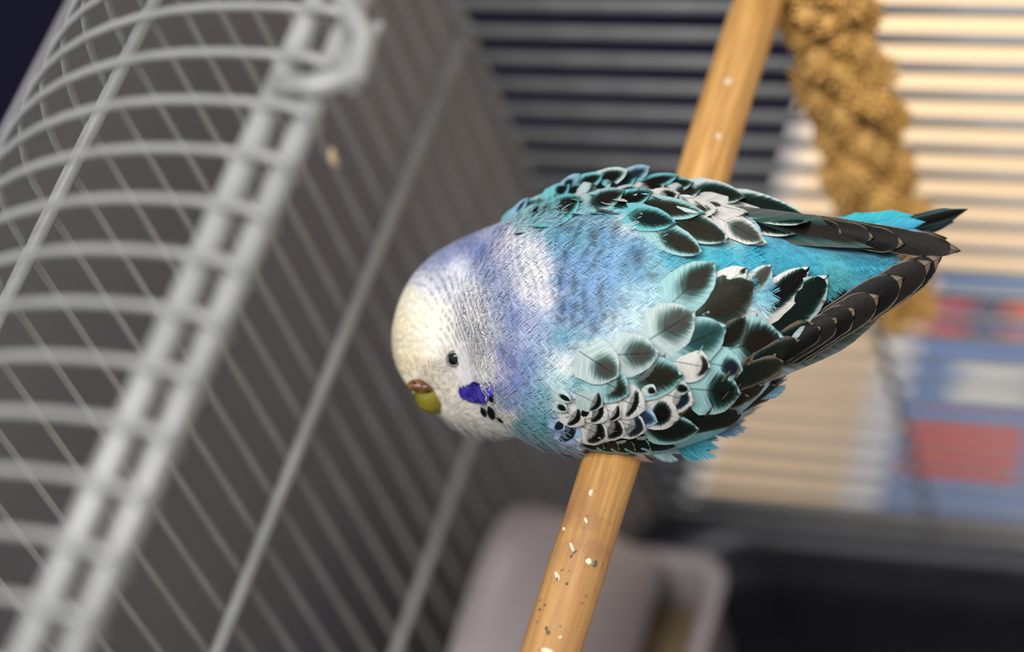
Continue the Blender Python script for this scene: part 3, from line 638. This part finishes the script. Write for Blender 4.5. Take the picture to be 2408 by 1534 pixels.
# tertials and coverts, near wing
for a in (((1800, 792), (1950, 646), 84, 'grn', 'wt', (.55, .50, .74), .12), ((1770, 752), (1905, 626), 66, 'blk', 'w', (.58, .46, .62), .16), ((1750, 700), (1815, 622), 46, 'gry', 'w', (.62, .34, .6), .3), ((1655, 700), (1760, 630), 56, 'blk', 'w', (.88, .09, .3), .3),
          ((1640, 742), (1774, 664), 92, 'olv', 'tan', (.52, .52, .90), .14), ((1566, 726), (1684, 616), 84, 'olv', 't', (.60, .30, .62), .3), ((1515, 806), (1636, 732), 96, 'gry', 'wt', (.60, .30, .66), .34), ((1570, 834), (1710, 766), 92, 'tea', 't', (.60, .34, .66), .34),
          ((1694, 822), (1754, 744), 46, 'brn', 'tan', (.5, .48, .8), .2), ((1688, 826), (1846, 794), 112, 'brn', 't', (.60, .28, .72), .2), ((1425, 836), (1552, 830), 84, 'gry', 'wt', (.62, .27, .62), .34), ((1462, 893), (1608, 882), 84, 'olv', 't', (.60, .36, .72), .3),
          ((1362, 826), (1456, 888), 84, 'gry', 'wt', (.64, .26, .6), .34), ((1385, 880), (1480, 930), 76, 'olv', 't', (.66, .22, .66), .3, .6), ((1586, 850), (1672, 866), 70, 'brn', 'w', (.74, .17, .66), .2, .8), ((1668, 854), (1748, 872), 66, 'nvy', 't', (.60, .24, .56), .22),
          ((1620, 914), (1744, 926), 92, 'grn', 't', (.62, .26, .74), .2), ((1535, 920), (1634, 946), 72, 'nvy', 'w', (.64, .16, .66), .14, .5), ((1505, 962), (1600, 984), 66, 'blk', 'w', (.50, .20, .7), .16), ((1470, 968), (1548, 994), 46, 'blu', 'pb', (.55, .26, .6), .25),
          ((1432, 984), (1522, 1014), 58, 'nvy', 'w', (.66, .17, .75), .12, .5), ((1395, 990), (1474, 1024), 50, 'blk', 'w', (.62, .18, .75), .12, .3), ((1352, 995), (1432, 1034), 56, 'blk', 'w', (.60, .20, .8), .12, .5), ((1312, 998), (1366, 1048), 46, 'nvy', 'pb', (.42, .16, .85), .12, .3),
          ((1522, 1012), (1646, 1010), 56, 'grn', 't', (.45, .42, .78), .14), ((1440, 932), (1520, 964), 66, 'blk', 'w', (.58, .11, .8), .14, .4), ((1355, 926), (1420, 956), 48, 'blk', 'g', (.70, .13, .85), .14, .4), ((1365, 952), (1432, 988), 46, 'blk', 'w', (.58, .13, .85), .12, .4),
          ((1405, 952), (1462, 982), 44, 'blk', 'w', (.72, .12, .85), .12, .4), ((1315, 958), (1376, 1000), 44, 'blk', 'w', (.58, .13, .85), .12, .4), ((1345, 950), (1394, 982), 34, 'blk', 'w', (.6, .13, .8), .12), ((1300, 920), (1345, 946), 24, 'blk', 'wt', (.6, .25, .4), .2), ((1296, 945), (1336, 968), 24, 'blk', 'wt', (.6, .22, .5), .2),
          ((1560, 905), (1622, 918), 36, 'blk', 'g', (.70, .20, .5), .2), ((1500, 905), (1545, 925), 30, 'blk', 'wt', (.7, .18, .5), .2), ((1290, 985), (1330, 1012), 26, 'nvy', 'pb', (.6, .18, .8), .14)):
    F(wn, *a)
for b, t, w in (((1362, 1026), (1424, 1058), 30), ((1400, 1030), (1458, 1060), 34), ((1432, 1030), (1496, 1062), 36), ((1462, 1026), (1532, 1061), 40), ((1496, 1020), (1592, 1050), 50)):
    F(wn, b, t, w, 'grn', 't', (.45, .46, .84), .08, lift=(.0002, .0012))
for b, t, w, pl in (((1405, 1045), (1478, 1083), 24, 'g'), ((1440, 1050), (1540, 1090), 26, (196, 178, 172)), ((1480, 1050), (1585, 1078), 26, 'g'), ((1530, 1040), (1640, 1064), 30, 'g')):
    F(wn, b, t, w, 'gry', pl, (.3, .2, .4), .3, lift=(.0, .0004), shape='point', ragged=.10)
# coverts, far wing
for a in (((1700, 466), (1908, 521), 54, 'grn', 'wt', (.50, .50, .80), .12), ((1690, 488), (1876, 551), 48, 'blk', 'w', (.50, .42, .74), .14), ((1565, 508), (1716, 565), 56, 'olv', 'wt', (.55, .42, .78), .16), ((1700, 518), (1796, 569), 46, 'gry', 'w', (.52, .34, .7), .25), ((1715, 540), (1806, 573), 28, 'blk', 'w', (.3, .1, .2), .2),
          ((1522, 536), (1654, 596), 54, 'olv', 't', (.58, .34, .68), .2), ((1455, 503), (1592, 524), 50, 'grn', 'a', (.55, .34, .66), .26), ((1470, 480), (1660, 500), 46, 'olv', 't', (.48, .34, .66), .2), ((1610, 442), (1754, 464), 46, 'grn', 'wt', (.55, .38, .74), .18), ((1640, 470), (1760, 500), 40, 'gry', 'w', (.3, .1, .2), .2),
          ((1226, 532), (1290, 480), 42, 'blk', 't', (.55, .33, .66), .2), ((1278, 515), (1366, 462), 52, 'brn', 'a', (.52, .33, .66), .22), ((1372, 488), (1470, 448), 42, 'brn', 't', (.52, .36, .66), .2), ((1422, 488), (1536, 450), 40, 'blk', 'a', (.52, .36, .66), .2), ((1316, 458), (1396, 432), 34, 'blk', 'a', (.55, .3, .6), .2), ((1366, 458), (1440, 426), 40, 'blk', 'wt', (.5, .22, .6), .2, .3),
          ((1346, 442), (1420, 410), 32, 'blk', 'a', (.52, .3, .6), .2), ((1386, 434), (1480, 400), 36, 'blk', 'wt', (.48, .28, .7), .2), ((1412, 446), (1500, 414), 38, 'nvy', 'a', (.5, .28, .7), .2), ((1470, 460), (1568, 431), 38, 'blk', 'w', (.58, .24, .66), .16, .4), ((1456, 428), (1530, 392), 34, 'nvy', (110, 134, 152), (.45, .3, .6), .3), ((1482, 442), (1598, 412), 30, 'blk', 'a', (.48, .34, .6), .2),
          ((1545, 440), (1632, 428), 32, 'grn', 't', (.5, .36, .6), .2), ((1280, 472), (1342, 432), 32, 'blk', 'a', (.62, .18, .6), .2), ((1206, 512), (1266, 468), 30, 'olv', 'a', (.55, .28, .5), .25), ((1238, 492), (1308, 456), 28, 'olv', 't', (.5, .28, .5), .25), ((1184, 528), (1220, 486), 22, 'blu', 'a', (.6, .2, .4), .3), ((1196, 520), (1242, 464), 18, 'blu', (124, 160, 190), (.6, .2, .4), .3),
          ((1320, 445), (1364, 408), 22, 'nvy', (120, 150, 170), (.35, .2, .6), .3), ((1440, 470), (1505, 440), 34, 'blk', 'wt', (.55, .25, .66), .2), ((1560, 456), (1650, 446), 36, 'olv', 'wt', (.6, .3, .66), .2), ((1520, 470), (1600, 455), 34, 'blk', 'w', (.6, .2, .66), .2, .4), ((1600, 490), (1690, 492), 36, 'gry', 'w', (.5, .2, .4), .3)):
    F(wf, *a)
GROW[0] = 1.0
# tail
tl = own(vane('tail', (1900, 590), (2272, 496), 44, bird, depth=(.622, .634), shape='long', lift=(0, 0), seed=9)); dress(tl, K['grn'], (40, 70, 78), (.5, .8, .95), .1, rach=.4)
F(tl, (1930, 585), (2279, 492), 30, 'blk', (52, 84, 90), (.5, .8, .9), .1, depth=(.6212, .6330), shape='long', lift=(0, 0), nm='tail_feather')
F(tl, (1930, 592), (2246, 520), 36, 'nvy', (40, 74, 84), (.5, .8, .9), .1, depth=(.6230, .6350), shape='long', lift=(0, 0), nm='tail_feather')
F(tl, (1900, 600), (2230, 560), 50, 'brn', 'tan', (.5, .8, .9), .1, depth=(.6200, .6290), shape='long', lift=(0, 0), nm='tail_feather')
for b, t, w, c in (((1900, 560), (2178, 522), 56, (58, 138, 162)), ((1920, 545), (2150, 506), 48, (50, 144, 158)), ((1940, 575), (2172, 545), 50, (74, 126, 162)), ((1900, 548), (2080, 506), 44, (46, 140, 156))):
    F(tl, b, t, w, c, c, (.5, .1, .2), .3, rach=.1, depth=(.6160, .6230), shape='round', lift=(0, 0), ragged=.08, nm='tail_covert')
# fluffy tufts of belly feathers below the near wing
def tuft(name, items, seed):
    Vs, Fs, Cs, k = [], [], [], 0
    for i, (b, t, w, d, c) in enumerate(items):
        P = A1(*b, d)[None]; Tt = A1(*t, d+.002)-P; L = np.linalg.norm(Tt, axis=1); N = unit(CAM-P); T = unit(Tt)
        V, Fq, fi = fans(P, T, N, L, np.array([w*d/FPX]), np.array([.0006]), 80, 4, .00013, seed+i, .6)
        Vs.append(V); Fs.append(Fq+k); k += len(V); g = np.random.default_rng(seed+i); nn = len(V)//10
        Cs.append(np.array(lin(c))*(1+.15*g.normal(0, 1, (nn, 1)).repeat(10, 0)))
    me = np_mesh(name, np.concatenate(Vs), np.concatenate(Fs), 4); set_col(me, np.clip(np.concatenate(Cs), .003, .9)); o = link(name, me, mat_plum, bird); o['kind'] = 'stuff'
tuft('belly_tuft', [((1550, 1030), (1692, 1064), 46, .618, (41, 114, 129)), ((1560, 1022), (1676, 1048), 50, .620, (45, 116, 131)), ((1580, 1040), (1650, 1078), 36, .619, (68, 121, 131)), ((1600, 1015), (1690, 1042), 46, .621, (57, 109, 129)),
                    ((1640, 1012), (1756, 990), 44, .621, (78, 106, 127)), ((1660, 1004), (1730, 1008), 36, .621, (103, 127, 136)), ((1780, 945), (1842, 895), 34, .616, (82, 114, 129)), ((1500, 1040), (1600, 1074), 40, .617, (103, 126, 129))], 300)

# ---- face
def onskin(px, py): t, _ = cast([float(px)], [float(py)]); P = A1(px, py, float(t[0])); return P, grad(P[None])[0]
def ellips(name, c, r, Fm, mat, parent, seg=24):
    bm = bmesh.new(); bmesh.ops.create_uvsphere(bm, u_segments=seg, v_segments=seg//2, radius=1.0)
    Fm = np.asarray(Fm)
    for v in bm.verts: v.co = Vector(np.asarray(c)+(np.array(v.co[:])*np.asarray(r)) @ Fm)
    return link(name, bm_mesh(name, bm, True), mat, parent)
mat_eye = noise_mat('black_eye', (4, 4, 4), (9, 8, 8), 200, 0.06, 0)
mat_lid = noise_mat('grey_eyelid', (96, 88, 80), (122, 114, 106), 900, 0.6, 0.3, .0002)
mat_cere = noise_mat('brown_cere', (58, 32, 16), (122, 80, 36), 420, 0.26, 0.3, .0003)
mat_beak = noise_mat('olive_yellow_beak', (100, 94, 18), (128, 118, 28), 160, 0.4, 0.1, .0002, stretch=(1, 1, 1))
mat_hole = noise_mat('nostril', (12, 8, 6), (18, 12, 8), 200, 0.8, 0)
P, N = onskin(1068, 843); N = unit(N*.6+unit(CAM-P)*.4)
EF = frame3(N, cammap((.62, -.5, 0)))
eye = own(ellips('eye', P-N*.0004, (.0014, .00195, .00160), EF, mat_eye, bird)); eye['label'] = 'glossy black left eye'
aa = np.linspace(0, 2*math.pi, 33)
link('eyelid', tube('eyelid', np.stack([P+N*.00025+EF[1]*.00205*math.cos(q)+EF[2]*.00170*math.sin(q) for q in aa]), .00024, 8, False), mat_lid, eye)
M2 = P-2*((P-HC) @ HF[2])*HF[2]                       # the other eye, mirrored in the head's own plane
for _ in range(4): M2 = M2-grad(M2[None])[0]*float(solid(M2[None])[0])
N2 = grad(M2[None])[0]; E2 = frame3(N2, HF[0])
eye2 = own(ellips('eye', M2-N2*.0004, (.0014, .00195, .00160), E2, mat_eye, bird)); eye2['label'] = 'glossy black right eye'
link('eyelid', tube('eyelid', np.stack([M2+N2*.00025+E2[1]*.00205*math.cos(q)+E2[2]*.00170*math.sin(q) for q in aa]), .00024, 8, False), mat_lid, eye2)
bp = [(1040, 898, .6415, 32), (1022, 906, .6390, 40), (1014, 920, .6380, 43), (1014, 934, .6388, 39), (1022, 947, .6405, 30), (1036, 957, .642, 19), (1047, 963, .6435, 10), (1054, 967, .6465, 3)]
beak = own(link('beak', tube('beak', [A1(x, y, d) for x, y, d, r in bp], [r*.645/FPX for *_, r in bp], 20), mat_beak, bird))
beak['label'] = 'olive yellow hooked beak'
bl = [(1062, 936, .6455, 14), (1056, 952, .6450, 13), (1056, 962, .6455, 8), (1060, 967, .646, 3)]
link('lower_mandible', tube('lower_mandible', [A1(x, y, d) for x, y, d, r in bl], [r*.645/FPX for *_, r in bl], 14), noise_mat('dark_olive_horn', (66, 70, 30), (96, 96, 44), 300, .5, .1), beak)
cere = own(ellips('cere', A1(993, 909, .6345), (.0036, .0016, .0020), frame3(cammap((1, .22, .1)), cammap((0, 1, .2))), mat_cere, bird)); cere['label'] = 'brown crusty cere above the beak'
ellips('cere_lobe', A1(1004, 911, .6335), (.0020, .0012, .0014), frame3(cammap((1, .1, .1)), cammap((0, 1, 0))), mat_cere, cere)
ellips('cere_lobe', A1(970, 909, .6345), (.0014, .0011, .0013), frame3(cammap((1, .3, .1)), cammap((0, 1, 0))), mat_cere, cere)
ellips('nostril', A1(975, 902, .6328), (.00065, .00035, .0003), frame3(cammap((1, .4, 0)), cammap((0, 1, 0))), mat_hole, cere, 12)
cheek = own(F(bird, (1112, 898), (1122, 950), 62, (52, 28, 140), (62, 40, 156), (.5, .6, .95), .2, rach=0, nm='cheek_patch', lift=(.0008, .0012))); cheek['label'] = 'violet cheek patch'
for i, (x, y, tx, ty, w) in enumerate(((1080, 908, 1092, 942, 15), (1088, 906, 1104, 944, 16), (1097, 904, 1112, 948, 16), (1106, 904, 1122, 944, 17), (1114, 902, 1130, 952, 17), (1122, 902, 1137, 954, 17), (1131, 900, 1144, 948, 17), (1140, 898, 1151, 945, 17), (1148, 896, 1157, 940, 16), (1134, 912, 1142, 952, 13), (1110, 914, 1118, 946, 13), (1152, 900, 1156, 932, 12))):
    F(cheek, (x, y), (tx, ty), w, ((46, 22, 128), (62, 34, 160), (78, 58, 170))[i % 3], ((70, 44, 170), (58, 34, 150))[i % 2], (.5, .5, .8), .3, rach=.3, nm='cheek_feather', lift=(.0010, .0021), cup=.0002, shape='round')
for x, y, tx, ty, w in ((1130, 957, 1143, 983, 13), (1148, 955, 1161, 990, 17), (1152, 930, 1157, 948, 10), (1168, 982, 1184, 996, 8)):
    F(bird, (x, y), (tx, ty), w, (12, 11, 11), (40, 38, 38), (.5, .8, .95), .1, rach=0, nm='throat_spot', lift=(.0022, .0032), cup=.0001)
# wispy chin and throat feathers
tuft('chin_tuft', [((1120, 975), (1214, 1019), 20, .638, (160, 178, 182)), ((1075, 950), (1120, 990), 40, .640, (232, 226, 214)), ((1100, 965), (1160, 1005), 40, .639, (230, 224, 212)), ((1140, 985), (1196, 1010), 26, .638, (170, 186, 188)), ((1050, 930), (1080, 968), 36, .642, (234, 226, 212)), ((1200, 985), (1290, 1024), 50, .634, (90, 184, 196)), ((1240, 990), (1330, 1026), 50, .632, (84, 178, 192))], 400)

# ---- legs and feet closed on the perch
mat_foot = noise_mat('grey_pink_foot', (136, 116, 112), (160, 140, 134), 700, 0.6, 0.5, .0002)
for yl in (-.0235, .0035):
    leg = own(link('leg', tube('leg', [(PX+.006, yl, .017), (PX+.004, yl, .012), (PX+.002, yl, PR+.0016)], [.0024, .0019, .0016], 10), mat_foot, bird))
    for dy, sgn, reach in ((-.0030, -1, 2.3), (.0012, -1, 2.5), (-.0016, 1, 2.1), (.0032, 1, 1.9)):
        th = np.linspace(0, reach, 9)*sgn
        link('toe', tube('toe', [(PX+(PR+.0014)*math.sin(q), yl+dy*min(1, abs(q)*1.2), (PR+.0014)*math.cos(q)) for q in th], np.linspace(.0015, .0010, 9), 8), mat_foot, leg)
